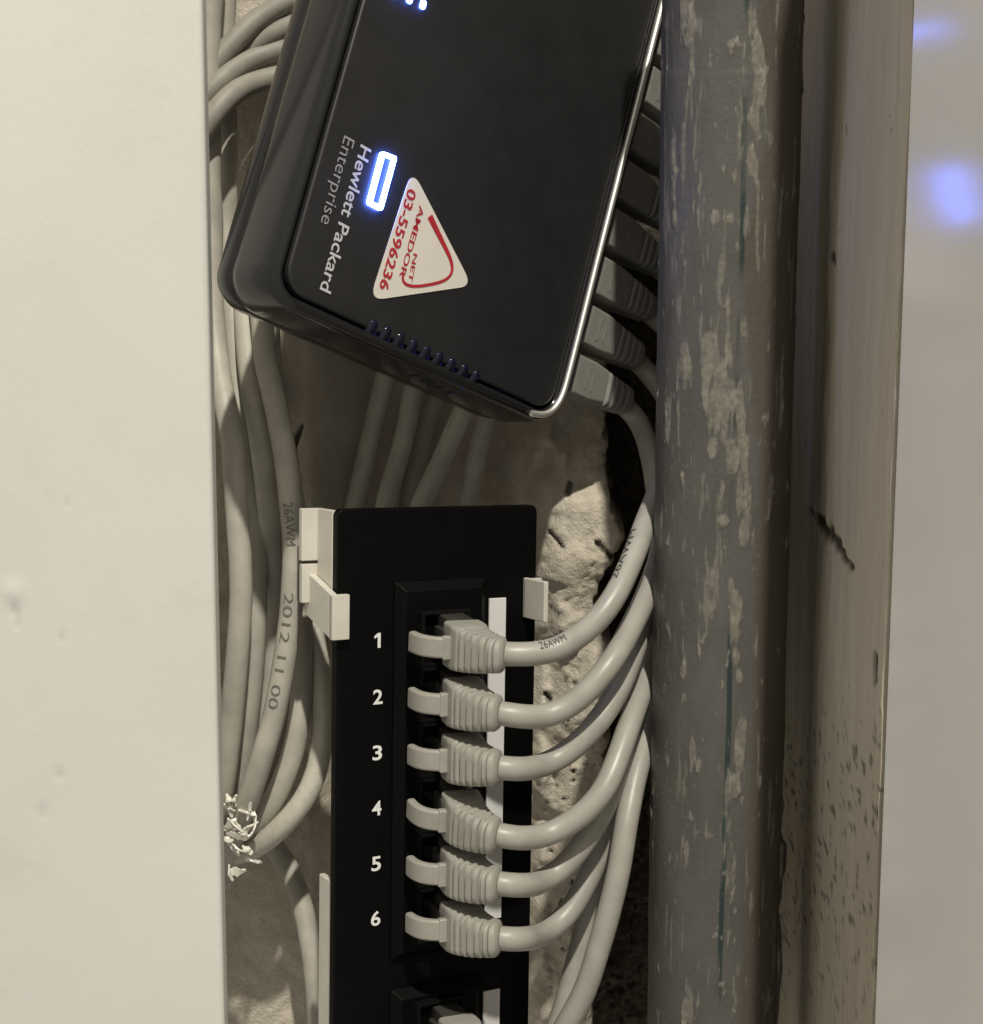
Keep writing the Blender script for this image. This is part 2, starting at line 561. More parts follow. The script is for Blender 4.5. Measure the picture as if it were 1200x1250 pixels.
# ------------------------------------------------------------------ switch frame (fitted to the photo)
SO = np.array([-.04645699, .325, .00319467])
SA = unit([.69279048, .62850242, -.35359025])
SB = np.array([-.24765811, -.25314107, -.93519253]); SB = unit(SB - SA * SB.dot(SA))
SCb = np.cross(SA, SB)                       # away from the viewer
SW, SL, ST = .0925, .160, .027
SF = Frame(SO, SA, -SB, -SCb)                # local: a right, b up the face, h out of the face

def face_ab(px, py, h=0.0):
    P = on_plane(px, py, SO - SCb * h, SCb)
    return np.array([(P - SO) @ SA, -(P - SO) @ SB])

def build_door():
    # glossy white door standing open: its plane mirrors the lit logo at photo pixel (1166, 216)
    L = SF([[*face_ab(464, 221), .001]])[0]
    E = np.array([E_X - .0009, E_Y - .0012])
    best = None
    for ang in np.linspace(5, 60, 551):
        d = np.array([math.sin(math.radians(ang)), -math.cos(math.radians(ang))])
        n = np.array([d[1], -d[0]])
        if n[0] > 0: n = -n
        k = (L[:2] - E) @ n
        I = np.array([*(L[:2] - 2 * k * n), L[2]])
        x, y = px_of(I)
        if best is None or abs(x - 1166) < best[0]: best = (abs(x - 1166), ang, d, n, x, y)
    print('door angle', best[1], 'mirror at', best[4], best[5])
    d, n = best[2], best[3]
    d3 = np.array([d[0], d[1], 0]); n3 = np.array([n[0], n[1], 0])
    th = .017
    ring = rrect(0.0004, .215, -th, 0, .0004, 4)
    zs = [-.26, -.2, -.1, 0, .1, .16]
    P0 = np.array([E[0], E[1], 0])
    rings = [[P0 + d3 * u + n3 * v + np.array([0, 0, z]) for u, v in ring] for z in zs]
    V, F = loft(rings, True, True)
    m, nt, bs = nodes_of('door_gloss_white')
    f = noise(nt, 30, 3); f2 = noise(nt, 260, 4, off=1)
    nt.links.new(ramp(nt, f, [(.3, (.72, .71, .68)), (.7, (.75, .74, .71))]), bs.inputs['Base Color'])
    nt.links.new(mth(nt, 'ADD', mth(nt, 'MULTIPLY', f2, .05), .13), bs.inputs['Roughness'])
    bs.inputs['Specular IOR Level'].default_value = 1.0
    bump(nt, bs, f2, .05, .0003)
    me = mesh('cabinet_door', V, F, True, None, 30)
    o = weigh(link('cabinet_door', me, m))
    o['label'] = 'glossy white door leaf mirroring two blue blurs beside the rough plaster reveal'
    o['category'] = 'door'
build_door()

# ------------------------------------------------------------------ text
def text_mesh(s, bold=0.0, extrude=0.0, fine=False):
    cu = bpy.data.curves.new('lettering', 'FONT')
    cu.body = s
    cu.size = 1.0
    cu.offset = bold
    cu.extrude = extrude
    cu.resolution_u = 4
    o = bpy.data.objects.new('lettering', cu)
    COL.objects.link(o)
    bpy.context.view_layer.update()
    me = bpy.data.meshes.new_from_object(o.evaluated_get(bpy.context.evaluated_depsgraph_get()))
    bpy.data.objects.remove(o)
    bpy.data.curves.remove(cu)
    V = np.zeros(len(me.vertices) * 3); me.vertices.foreach_get('co', V); V = V.reshape(-1, 3)
    F = [tuple(p.vertices) for p in me.polygons]
    bpy.data.meshes.remove(me)
    if fine:
        bm = bmesh.new()
        vs = [bm.verts.new(p) for p in V]
        for f in F:
            try: bm.faces.new([vs[i] for i in f])
            except ValueError: pass
        bmesh.ops.triangulate(bm, faces=bm.faces)
        for _ in range(3):
            bmesh.ops.subdivide_edges(bm, edges=[e for e in bm.edges if e.calc_length() > .12], cuts=1, use_grid_fill=False)
            bmesh.ops.triangulate(bm, faces=bm.faces)
        bm.verts.index_update()
        V = np.array([v.co[:] for v in bm.verts]); F = [tuple(v.index for v in f.verts) for f in bm.faces]
        bm.free()
    x0, y0 = V[:, 0].min(), 0.0
    V[:, 0] = (V[:, 0] - x0) / (V[:, 0].max() - x0)          # 0..1 along the line
    V[:, 1] = V[:, 1] / 0.729                                # capitals about 0..1 high
    return V, F

def flat_text(s, p0, p1, cap, fr, h, mat, parent, name='lettering', bold=0.0, shear=0.0):
    """baseline from p0 to p1 (2-D in frame fr), capitals cap high to the left of the direction of reading"""
    V, F = text_mesh(s, bold)
    p0, p1 = np.array(p0), np.array(p1)
    d = p1 - p0
    n = np.array([-d[1], d[0]]) / np.linalg.norm(d)
    Q = p0 + V[:, :1] * d + V[:, 1:2] * cap * (n + shear * d / np.linalg.norm(d))
    P = fr(np.c_[Q, np.full(len(Q), h)])
    return part(name, P, F, mat, parent, smooth=False, sharp=None)

# ------------------------------------------------------------------ network switch
sw = empty('network_switch', SF([[SW / 2, 0, -ST]])[0], 'black network switch with lit blue logo and triangular red and white sticker', 'network switch')
def sw_part(name, vf, mat, parent=sw, sharp=30, smooth=True):
    return part(name, SF(np.array(vf[0])), vf[1], mat, parent, smooth, sharp)

GROW = .0030
def shell(profile, r=.0085, cap0=False, cap1=False):
    rings = []
    for dep, ins in profile:
        rings.append([(x, y, -dep) for x, y in rrect(ins - GROW, SW - ins, ins - GROW, SL - ins, max(r - ins, .001), 10)])
    return loft(rings, cap0, cap1)

sw_part('front_shell', shell([(.0030, .0036), (.0014, .0034), (.0004, .0029), (0, .0023), (.0001, .0017), (.0005, .0009), (.0014, .0003), (.0026, 0), (.008, -.0004), (.0135, -.0005), (.0160, -.0001), (.0168, .0008)]), M['black_gloss'], sharp=60)
sw_part('rear_shell', shell([(.0168, .0016), (.0172, .0006), (.0180, .0001), (.0225, .0005), (.0250, .0018), (.0264, .0040), (.0270, .0070)], cap1=True), M['black_gloss'], sharp=60)
tp = [[(x, y, h) for x, y in rrect(i - GROW, SW - i, i - GROW, SL - i, .0085 - i * .7, 10)] for i, h in ((.0038, -.0022), (.0038, -.0003), (.0041, .0001), (.0046, .0002))]
sw_part('top_plate', loft(tp, False, True), M['black_face'], sharp=60)

# chrome trim along the port edge, bending round the lower corner
R = .0085
tr = [(SW - .0012, .1560), (SW - .0012, .10), (SW - .0012, .05), (SW - .0012, R - GROW + .001)]
for k in range(1, 7):
    a = math.radians(-15 * k)
    tr.append((SW - R + (R - .0012) * math.cos(a), R - GROW + (R - .0012) * math.sin(a)))
tr.append((SW - R - .002, .0013 - GROW))
pth = catmull([(x, y, 0) for x, y in tr], .001)
rings = []
Tn = np.gradient(pth, axis=0); Tn /= np.linalg.norm(Tn, axis=1)[:, None]
for p, t in zip(pth, Tn):
    nn = np.array([-t[1], t[0], 0])
    rings.append([tuple(p + nn * x + np.array([0, 0, y + .0004])) for x, y in ((.00085 * math.cos(a), .00085 * math.sin(a)) for a in np.linspace(0, 2 * math.pi, 14, endpoint=False))])
sw_part('trim', loft(rings, True, True), M['chrome'], sharp=60)

# vents: small glossy fins over the lower edge
v0, v1 = face_ab(455, 396), face_ab(581, 457)
for k in range(9):
    a = v0[0] + (v1[0] - v0[0]) * k / 8
    c0 = v0[1] + (v1[1] - v0[1]) * k / 8
    rg = []
    for dep, rr, yo in ((-.0008, .0003, .0003), (-.0007, .0009, .0002), (-.0001, .0013, -.0003), (.0010, .0014, -.0018), (.0026, .0014, -.0034), (.0080, .0014, -.0040), (.0118, .0012, -.0038), (.0132, .0006, -.0024)):
        rg.append([(a + rr * math.cos(t), c0 + yo + rr * .95 * math.sin(t), -dep) for t in np.linspace(0, 2 * math.pi, 12, endpoint=False)])
    fin = sw_part('vent_fin', loft(rg, True, True), M['black_gloss2'], sharp=60)
    if k < 8:
        a2 = a + (v1[0] - v0[0]) / 16; c2 = c0 + (v1[1] - v0[1]) / 16
        sw_part('vent_slot', box(a2 - .0005, a2 + .0005, c2 - .0043, c2 - .0008, -.0046, -.0012), M['led_dim'], fin, smooth=False)

# lit logo: a raised luminous frame around a blue window
q = [face_ab(*p) for p in ((463, 185), (481, 192), (463, 258), (446, 249))]
def quad_rr(q, ins, h, n=3, rad=.0007):
    c = [np.array(p) for p in q]
    out = []
    for i in range(4):
        p, a, b = c[i], c[i - 1], c[(i + 1) % 4]
        ua, ub = unit(a - p), unit(b - p)
        p = p + (ua + ub) * ins
        for k in range(n + 1):
            t = k / n
            p0, p2 = p + ua * rad, p + ub * rad
            w = (1 - t) ** 2 * p0 + 2 * t * (1 - t) * p + t * t * p2
            out.append((w[0], w[1], h))
    return out
fr_v = loft([quad_rr(q, 0, -.0001), quad_rr(q, 0, .0012), quad_rr(q, .0002, .0014), quad_rr(q, .00085, .0014, rad=.0003), quad_rr(q, .00088, .0003, rad=.0003)])
sw_part('logo_light', fr_v, M['led_white'], sharp=40)
sw_part('logo_window', loft([quad_rr(q, .0008, .0002, rad=.0003), quad_rr(q, .0009, .00035, rad=.0003)], False, True), M['led_blue'])

# status lights near the upper frame edge
for px, py in ((484, -7), (499, -1), (515, 6)):
    c = face_ab(px, py)
    rg = [[(c[0] + s * x, c[1] + s * y, h) for x, y in rrect(-.0007, .0007, -.0010, .0010, .0004, 3)] for s, h in ((1, 0), (1, .0006), (.8, .0008))]
    sw_part('status_light', loft(rg, False, True), M['led_white'])

def line_text(s, P0, P1, cap, mat, parent, h=.00042, bold=0.0, name='lettering', shear=0.0):
    return flat_text(s, face_ab(*P0), face_ab(*P1), cap, SF, h, mat, parent, name, bold, shear)
line_text('Hewlett Packard', (439.5, 176), (389, 353), .0033, M['ink_light'], sw, bold=.012)
line_text('Enterprise', (419, 165), (390, 271), .0033, M['ink_grey'], sw, bold=-.004)

# triangular sticker
def tri_rr(c, r, h, n=6):
    out = []
    c = [np.array(p) for p in c]
    for i in range(3):
        p, a, b = c[i], c[i - 1], c[(i + 1) % 3]
        ua, ub = unit(a - p), unit(b - p)
        half = math.acos(np.clip(ua @ ub, -1, 1)) / 2
        t = r / math.tan(half)
        for k in range(n + 1):
            s = k / n
            p0, p2 = p + ua * t, p + ub * t
            w = (1 - s) ** 2 * p0 + 2 * s * (1 - s) * p + s * s * p2
            out.append((w[0], w[1], h))
    return out
tc = [face_ab(*p) for p in ((502, 207), (575, 349), (450, 367))]
stk = sw_part('sticker', loft([tri_rr(tc, .0024, .0002), tri_rr(tc, .0024, .00042)], False, True), M['sticker'], sharp=30)
line_text('03-5596236', (497, 229), (461, 351), .0027, M['ink_red'], stk, .00056, .020)
line_text('AMEDOR', (510.5, 250), (485.5, 337), .0017, M['ink_red'], stk, .00056, .012)
line_text('NET', (503, 309), (496.5, 343), .0013, M['ink_red'], stk, .00056, .010)
def ribbon(pts, w0, w1, h):
    pts = [np.array(p) for p in pts]
    V, F = [], []
    for i, p in enumerate(pts):
        t = unit(pts[min(i + 1, len(pts) - 1)] - pts[max(i - 1, 0)])
        n = np.array([-t[1], t[0]])
        w = w0 + (w1 - w0) * min(1, i / (len(pts) * .45))
        V += [(*(p + n * w / 2), h), (*(p - n * w / 2), h)]
    for i in range(len(pts) - 1):
        F.append((2 * i, 2 * i + 1, 2 * i + 3, 2 * i + 2))
    return V, F
oc = catmull([np.array([*face_ab(*p), 0]) for p in ((523, 264), (535, 289), (548, 314), (555, 328), (554, 338), (545, 343), (525, 347), (500, 351.5), (488, 351), (483.5, 344), (487, 335), (491, 333))], .0008)[:, :2]
sw_part('outline', ribbon(list(oc), .0017, .0007, .00054), M['ink_red'], stk, sharp=None, smooth=False)

# ------------------------------------------------------------------ plugs and boots
def boot_rings():
    xs = np.concatenate([[0, .0002, .0006], np.arange(.0012, .0242, .00028), [.0246, .0250, .0253, .0254]])
    ang = []
    rings = []
    for x in xs:
        tp = np.clip((x - .007) / .0165, 0, 1)
        hy = .0056 - .0014 * tp ** 1.2
        hz = .0048 - .0006 * tp
        if x > .0238:
            e = (x - .0238) / .0016
            k = math.sqrt(max(0, 1 - min(e, 1) ** 2 * .55)); hy *= k; hz *= k
        if x < .0006:
            hy -= (.0006 - x) * .6; hz -= (.0006 - x) * .6
        rr = .0009 + .0022 * tp
        pr = rrect(-hz, hz, -hy, hy, min(rr, hz * .85), 4)
        ring = []
        for z, y in pr:
            st, pitch = (.0108, .00235) if z > 0 else (.0125, .0026)
            g = 0.0
            if st < x < .0228:
                ph = ((x - st) % pitch) / pitch
                g = sstep(.0, .14, ph) * sstep(.56, .40, ph)
            emb = 0.0
            yy, zz = y, z
            if abs(z) > hz * .6:
                zz = z - math.copysign(.0010 * g, z)
            yy = y * (1 - .045 * g)
            ring.append((x, yy, zz))
        rings.append(ring)
    return rings
LB, X0, RB = .0175, .0050, .0125
def bend(x, y, z):
    x = x * LB / .0254
    if x <= X0: return (x, y, z)
    p = (x - X0) / RB
    return (X0 + RB * math.sin(p) + z * math.sin(p), y, -RB * (1 - math.cos(p)) + z * math.cos(p))
PE = (LB - X0) / RB
def axis_at(f):
    p = max(0, f * LB - X0) / RB
    return (min(f * LB, X0) + RB * math.sin(p), -RB * (1 - math.cos(p)))
bv, bf = loft([[bend(x, y, z) for x, y, z in r] for r in boot_rings()], True, True)
BENT = mesh('boot', bv, bf, True, None, 38); BENT.materials.append(M['boot'])
bv, bf = loft([[(x * 1.05, y * .98, z) for x, y, z in r] for r in boot_rings()], True, True)
# embossed rectangle on the plain wide face
def ring_box(x0, x1, y0, y1, w, z0, z1):
    return join(box(x0, x0 + w, y0, y1, z0, z1), box(x1 - w, x1, y0, y1, z0, z1), box(x0 + w, x1 - w, y0, y0 + w, z0, z1), box(x0 + w, x1 - w, y1 - w, y1, z0, z1))
bv, bf = join((bv, bf), box(.0045, .0049, -.0030, .0030, -.0050, -.0046), box(.0070, .0074, -.0026, .0030, -.0050, -.0046))
BOOT = mesh('boot', bv, bf, True, None, 38); BOOT.materials.append(M['boot_dark'])

def guard_mesh():
    # arched strap over the latch: from a block on the boot towards the socket, bowing outwards
    pts = [(.0050, .0050), (.0048, .0066), (.0041, .0084), (.0026, .0100), (.0002, .0111), (-.0030, .0115)]
    p = catmull([(a, b, 0) for a, b in pts], .0005)
    rings = []
    for i, q_ in enumerate(p):
        t = unit(p[min(i + 1, len(p) - 1)] - p[max(i - 1, 0)])
        n = np.array([-t[1], t[0], 0])
        tk = .0011
        ring = []
        for y, o_ in rrect(-.0026, .0026, -tk, tk, .0007, 4):
            w = q_ + n * o_
            ring.append((w[0], y, w[1]))
        rings.append(ring)
    a = loft(rings, True, True)
    b = box(.0040, .0060, -.0029, .0029, .0040, .0066, .0004)
    return join(a, b)
gv, gf = guard_mesh()
GUARD = mesh('latch_guard', gv, gf, True, None, 38); GUARD.materials.append(M['boot'])
GUARD_DARK = GUARD.copy(); GUARD_DARK.materials.clear(); GUARD_DARK.materials.append(M['boot_dark'])
hv, hf = join(box(-.010, .0002, -.0056, .0056, -.0034, .0034, .0004), box(-.006, .0012, -.0032, .0032, .0036, .0050, .0003))
HEAD = mesh('plug_head', hv, hf, True, None, 38); HEAD.materials.append(M['plug_clear'])

from mathutils import Matrix
def place(me, name, parent, O, X, Y, Z):
    o = link(name, me, None, parent)
    m = Matrix(((X[0], Y[0], Z[0], O[0]), (X[1], Y[1], Z[1], O[1]), (X[2], Y[2], Z[2], O[2]), (0, 0, 0, 1)))
    o.matrix_basis = m
    return o

def plug(root, O, X, Y, Z, me=None):
    base = np.array(root.location)
    b = weigh(place(me or BOOT, 'boot', root, O - base, X, Y, Z))
    g = weigh(link('latch_guard', GUARD if me else GUARD_DARK, None, b))
    place(HEAD, 'plug_head', root, O - base, X, Y, Z)

def ortho(X, Y):
    X = unit(X); Y = unit(Y - X * (Y @ X))
    return X, Y, np.cross(X, Y)

# switch ports: shield boxes and the plug frames
SWP = []
for k in range(8):
    b = .0153 + .014 * k
    jk = join(box(SW - .004, SW + .0034, b - .0060, b + .0060, -.0185, -.0178), box(SW - .004, SW + .0034, b - .0060, b + .0060, -.0058, -.0050),
              box(SW - .004, SW + .0034, b - .0060, b - .0053, -.0178, -.0058), box(SW - .004, SW + .0034, b + .0053, b + .0060, -.0178, -.0058))
    j = sw_part('port_jack', jk, M['jack_metal'], sharp=20, smooth=False)
    sw_part('socket', box(SW - .0005, SW + .0010, b - .0053, b + .0053, -.0178, -.0058), M['jack_black'], j, smooth=False)
    sw_part('contact_strip', box(SW + .0030, SW + .0037, b - .0048, b + .0050, -.0052, -.0047), M['chrome'], j, smooth=False)
    O = SF([[SW + .0078, b, -.0112]])[0]
    X, Y, Z = ortho(SA + .02 * SB * RNG.uniform(-1, 1), SB)
    SWP.append((O, X, Y, Z))

# ------------------------------------------------------------------ patch panel
PO = np.array([-.03700202, .352, -.0488197])
PA = unit([.86483772, .499648, -.0490672])
PB = np.array([-.01504701, -.07189349, -.99729881]); PB = unit(PB - PA * PB.dot(PA))
PC = np.cross(PA, PB)                        # away from the viewer
PF = Frame(PO, PA, PB, -PC)                  # local: u right, v down, d out
PW, PH = .0567, .170
pp = empty('patch_panel', PF([[PW / 2, PH, 0]])[0], 'black patch panel with white port numbers held by white clips', 'patch panel')
def pp_part(name, vf, mat, parent=pp, sharp=30, smooth=True):
    return part(name, PF(np.array(vf[0])), [tuple(reversed(f)) for f in vf[1]], mat, parent, smooth, sharp)

rg = [[(x, y, d) for x, y in rrect(i, PW - i, i, PH - i, .0018, 5)] for i, d in ((0, -.0028), (0, -.0004), (.0002, -.0001), (.0005, 0))]
pp_part('face_plate', loft(rg, True, True), M['panel_black'])
VP0, PITCHP = .0326, .01397
UP = .0278
blocks = ((.0182, VP0 + PITCHP * 5 + .0115), (VP0 + PITCHP * 6 + .0050, PH - .004))
for v0_, v1_ in blocks:
    rg = [[(x, y, d) for x, y in rrect(.0151 + i, .0412 - i, v0_ + i, v1_ - i, .0004, 2)] for i, d in ((0, 0), (.0001, .0006), (.0022, .0026), (.0024, .0027))]
    pp_part('raised_frame', loft(rg, False, True), M['panel_black'], sharp=20)
    w = .0050
    pp_part('label_strip', box(.0422, .0422 + w, v0_ + .0055, v1_ - .006 if v1_ < .13 else v1_, 0.0001, .0008, .0002), M['label_white'])
ports = [VP0 - .0002 + PITCHP * k for k in range(6)] + [VP0 + PITCHP * 6 + .0152, VP0 + PITCHP * 7 + .0152]
for k, v in enumerate(ports):
    pp_part('port_jack', join(box(UP - .0062, UP + .0056, v - .0069, v - .0060, .0025, .0050, .0002), box(UP - .0062, UP + .0056, v + .0060, v + .0069, .0025, .0050, .0002),
                              box(UP - .0071, UP - .0062, v - .0069, v + .0069, .0025, .0050, .0002), box(UP + .0056, UP + .0065, v - .0069, v + .0069, .0025, .0050, .0002)), M['jack_black'])
for k in range(6):
    v = VP0 + PITCHP * k
    w = .0026 if k else .0017
    if k == 0:
        c = [(-.0002, 0), (.0006, 0), (.0006, .0037), (-.0001, .0037), (-.0011, .0030), (-.0011, .0023), (-.0002, .0028)]
        part('numeral', PF(np.array([(.0111 + x, v + .0018 - y, .00012) for x, y in c])), [tuple(range(7))], M['ink_white'], pp, False, None)
        continue
    flat_text(str(k + 1), (.0111 - w / 2, v + .0018), (.0111 + w / 2, v + .0018), -.0037, PF, .00012, M['ink_white'], pp, 'numeral', .018 if k else 0.0)

# white mounting bracket: side cheek, flange, two clips
def clip_vf(cu, d0, d1, v0_, v1_, tk):
    return box(cu, cu + tk, v0_, v1_, d0, d1, .0003)
pp_part('bracket', join(box(-.0002, .0016, .0005, .0235, -.0118, -.0030, .0003), box(-.0044, .0016, .0005, .0135, -.0138, -.0118, .0003),
                        box(-.0042, .0010, .0143, .0240, -.0138, -.0119, .0003)), M['white_plastic'])
pp_part('bracket', box(.0010, .0026, .093, PH, -.0120, -.0030, .0003), M['white_plastic'])
def sheared(vf, k):
    return [(x, y + k * min(d, 0), d) for x, y, d in vf[0]], vf[1]
pp_part('clip', join(sheared(box(-.0022, -.0004, .0205, .0315, -.0150, .0016, .0003), .30), box(-.0022, .0024, .0205, .0315, .0003, .0022, .0003)), M['white_plastic'])
pp_part('clip', join(box(PW - .0042, PW - .0028, .0188, .0292, .0002, .0105, .0003), box(PW - .0042, PW + .0010, .0190, .0290, .0001, .0014, .0003)), M['white_plastic'])

# ------------------------------------------------------------------ patch cables
R_C = .00292
def cable(label, ctrl, name='network_cable', group=None, mat='cable', base=None, r=R_C, cat='cable', n=16):
    path = catmull(ctrl)
    sd = len(bpy.data.objects)
    env = np.minimum(1, np.minimum(np.arange(len(path)), np.arange(len(path))[::-1]) / 14.0)[:, None]
    wob_ = np.stack([fbm(path + .01 * sd, 45, 2, sd % 50 + q_) - .5 for q_ in range(3)], 1)
    path = path + wob_ * .0016 * env
    root = empty(name, base if base is not None else path[0], label, cat, group)
    V, F = tube(path, r, n, True, .03)
    part('jacket', V, F, M[mat], root, True, 60)
    return root, path

def print_on(root, path, s, start, length, size, side, mat='print', r=R_C):
    """print running along a cable; side = world direction that the print faces"""
    V, F = text_mesh(s, -.006, 0.0, True)
    seg = np.r_[0, np.cumsum(np.linalg.norm(np.diff(path, axis=0), axis=1))]
    T, N, B = frames(path)
    S = start + V[:, 0] * length
    idx = np.clip(np.searchsorted(seg, S), 1, len(seg) - 1)
    f = ((S - seg[idx - 1]) / (seg[idx] - seg[idx - 1]))[:, None]
    P = path[idx - 1] * (1 - f) + path[idx] * f
    Tt = T[idx - 1] * (1 - f) + T[idx] * f
    out = []
    side = unit(side)
    for i in range(len(V)):
        t = unit(Tt[i]); a = unit(side - t * (side @ t)); b = -np.cross(t, a)
        th = (V[i, 1] - .5) * size / r
        out.append(P[i] + (r * 1.045) * (math.cos(th) * a + math.sin(th) * b))
    part('print', out, F, M[mat], root, False, None)

tips = [(617, 800), (603, 871), (611, 938), (603, 1021), (609, 1082), (611, 1146), (612, 1290), (612, 1358)]
def aim(O, tip, length):
    """boot direction whose end falls on the photo pixel tip"""
    best = None
    for dr in np.linspace(-.2, .5, 71):
        for sd in np.linspace(-.25, .25, 51):
            X, Y, Z = ortho(-PC + PB * dr + PA * sd, -PB)
            a = axis_at(1.0)
            x, y = px_of(O + X * a[0] + Z * a[1])
            e = (x - tip[0]) ** 2 + (y - tip[1]) ** 2
            if best is None or e < best[0]: best = (e, X, dr, sd)
    return best
way = [
    [(676, 797, .3445), (706, 780, .345), (740, 745, .346), (766, 698, .347), (786, 648, .352), (804, 598, .366)],
    [(664, 879, .343), (704, 861, .3435), (742, 818, .345), (770, 772, .347), (789, 725, .352), (806, 672, .366)],
    [(668, 936, .348), (702, 916, .349), (739, 871, .352), (764, 822, .354), (784, 768, .360), (806, 700, .376)],
    [(664, 1024, .343), (702, 1004, .3435), (738, 961, .345), (763, 906, .346), (784, 848, .352), (804, 786, .366)],
    [(668, 1072, .349), (696, 1050, .350), (727, 1005, .353), (750, 952, .356), (772, 898, .361), (806, 815, .378)],
    [(668, 1139, .352), (696, 1117, .355), (723, 1067, .360), (742, 1007, .366), (760, 950, .372), (800, 855, .388)],
    [(640, 1320, .350), (700, 1238, .348), (733, 1152, .347), (752, 1072, .347), (764, 1002, .348), (778, 940, .351), (793, 890, .358), (812, 835, .372)],
    [(632, 1370, .358), (684, 1242, .364), (706, 1168, .368), (722, 1092, .372), (738, 1012, .378), (765, 930, .386), (806, 850, .394)],
]
# the switch end of each cable, and where it passes behind the pipe
to_port = [2, 3, 4, 0, 1, 5, 6, 7]
label_c = [
    'pale grey network cable topmost on the panel, dark print along it, beside numeral 1',
    'pale grey network cable next below the topmost one on the panel, beside numeral 2',
    'pale grey network cable slipping behind the one above it, between numerals 2 and 4',
    'pale grey network cable sweeping in front of the lower ones, beside numeral 4',
    'pale grey network cable with the brightest glint at its bend, beside numeral 5',
    'pale grey network cable lowest in the numbered column, beside numeral 6',
    'grey network cable dropping steeply in front of the others close to the pipe',
    'shaded grey network cable just behind the steeply dropping one near the pipe',
]
paths = []
for k in range(8):
    O = PF([[UP, ports[k], .0120]])[0]
    bst = aim(O, tips[k], 0)
    print('boot', k + 1, round(bst[0], 1), bst[2], bst[3])
    X, Y, Z = ortho(bst[1], -PB)
    tn = X * math.cos(PE) - Z * math.sin(PE)
    ax = [O + X * a_ + Z * b_ for a_, b_ in map(axis_at, (.45, .75, 1.0))]
    pts = ax + [ax[-1] + tn * .0035]
    pts += [at(x_, y_, Y_ + .015 * float(sstep(735, 800, x_))) for x_, y_, Y_ in way[k]]
    So, Sx, Sy, Sz = SWP[to_port[k]]
    last = pts[-1]
    end = [So + Sx * .031 + SB * .001 + np.array([0, 0, -.001]), So + Sx * .021, So + Sx * .012]
    if to_port[k] in (0, 1):
        yb = .402 + .010 * to_port[k]
        mid = [np.array([.046 + .006 * to_port[k], yb - .004, end[0][2] - .030]), np.array([.0445 + .008 * to_port[k], yb + .002, end[0][2] - .014])]
    else:
        j = to_port[k]
        xm = .050 + .0022 * (j % 3)
        z0, z1 = last[2], end[0][2]
        mid = [np.array([xm, .392 + .004 * (j - 2), z0 + (z1 - z0) * .45 + .004]), np.array([xm + .004, .408 + .003 * (j - 2), z1 - .012])]
    pts += mid + end
    root, path = cable(label_c[k], pts, group='grey network cables between panel and switch', base=O)
    plug(root, O, X, Y, Z, BENT)
    plug(root, *SWP[to_port[k]])
    paths.append((root, path))
print_on(paths[0][0], paths[0][1], '26AWM', .0165, .008, .0022, np.array([-.1, -.6, .75]), 'print_dark')
print_on(paths[0][0], paths[0][1], '26AWM', .0440, .017, .0022, np.array([-.75, -.6, .3]), 'print_dark')

# ------------------------------------------------------------------ bundle of cables on the left
def wp(lst, Y=None):
    return [at(*p) if len(p) == 3 else at(p[0], p[1], Y) for p in lst]
G1 = 'old grey cables hanging in the bundle beside the cream board'
bund = [
    ('grey cable of the bundle hugging the cream board, outermost', [(262, -60, .400), (256, 60, .400), (257, 180, .398), (258, 300, .396), (264, 420, .392), (280, 520, .388), (291, 610, .385), (293, 700, .383), (287, 800, .383), (279, 890, .385), (270, 980, .388), (255, 1060, .392), (235, 1110, .40)], 'cable_old'),
    ('grey bundle cable lying behind the two front ones, seen between them at mid height', [(276, -60, .412), (274, 60, .412), (275, 180, .410), (274, 300, .408), (286, 420, .402), (298, 520, .402), (309, 610, .400), (313, 700, .397), (311, 790, .395), (302, 880, .395), (287, 980, .397), (268, 1060, .40), (240, 1110, .405)], 'cable_old'),
    ('grey cable of the bundle that slips from shade into light between its neighbours', [(330, 220, .422), (300, 330, .410), (300, 420, .396), (314, 510, .393), (325, 590, .394), (333, 670, .400), (336, 760, .405), (332, 850, .405), (320, 930, .405), (300, 1010, .405), (275, 1075, .408)], 'cable_old'),
    ('grey cable of the bundle with dark printed characters running down it', [(345, 220, .420), (316, 330, .402), (324, 440, .389), (342, 530, .386), (354, 610, .384), (358, 690, .383), (352, 770, .382), (337, 860, .381), (318, 930, .381), (300, 990, .384), (275, 1050, .390), (250, 1085, .396)], 'cable_old'),
    ('grey cable bowing out of the bundle toward the black panel, inside the white one', [(318, 280, .418), (322, 440, .412), (345, 560, .408), (360, 680, .403), (368, 780, .398), (367, 860, .394), (358, 920, .391), (338, 970, .390), (312, 1005, .391), (285, 1035, .395), (262, 1060, .400)], 'cable_old'),
    ('paler speckled cable bowing farthest toward the black panel, lowest loop of the bundle', [(330, 290, .428), (326, 420, .424), (350, 560, .418), (369, 690, .408), (384, 780, .402), (394, 850, .397), (393, 910, .393), (380, 962, .389), (350, 1003, .386), (318, 1030, .386), (290, 1044, .389), (262, 1040, .395), (240, 1020, .402)], 'cable_white'),
    ('grey bundle cable half hidden in the gap beside the one with dark lettering', [(312, 300, .414), (312, 420, .408), (326, 540, .405), (334, 620, .404), (340, 720, .404), (336, 820, .402), (318, 920, .400), (296, 1000, .400), (270, 1070, .402)], 'cable_old'),
    ('grey bundle cable filling the gap just inside the cable that bows toward the panel', [(322, 300, .416), (330, 440, .413), (346, 600, .411), (353, 720, .409), (350, 820, .405), (336, 910, .402), (310, 990, .400), (275, 1050, .402)], 'cable_old'),
    ('grey cable leaving the bundle below the pale loop, running down beside the panel', [(300, 960, .412), (330, 1030, .408), (352, 1060, .403), (370, 1105, .398), (382, 1160, .394), (388, 1230, .392), (390, 1320, .392)], 'cable_old'),
]
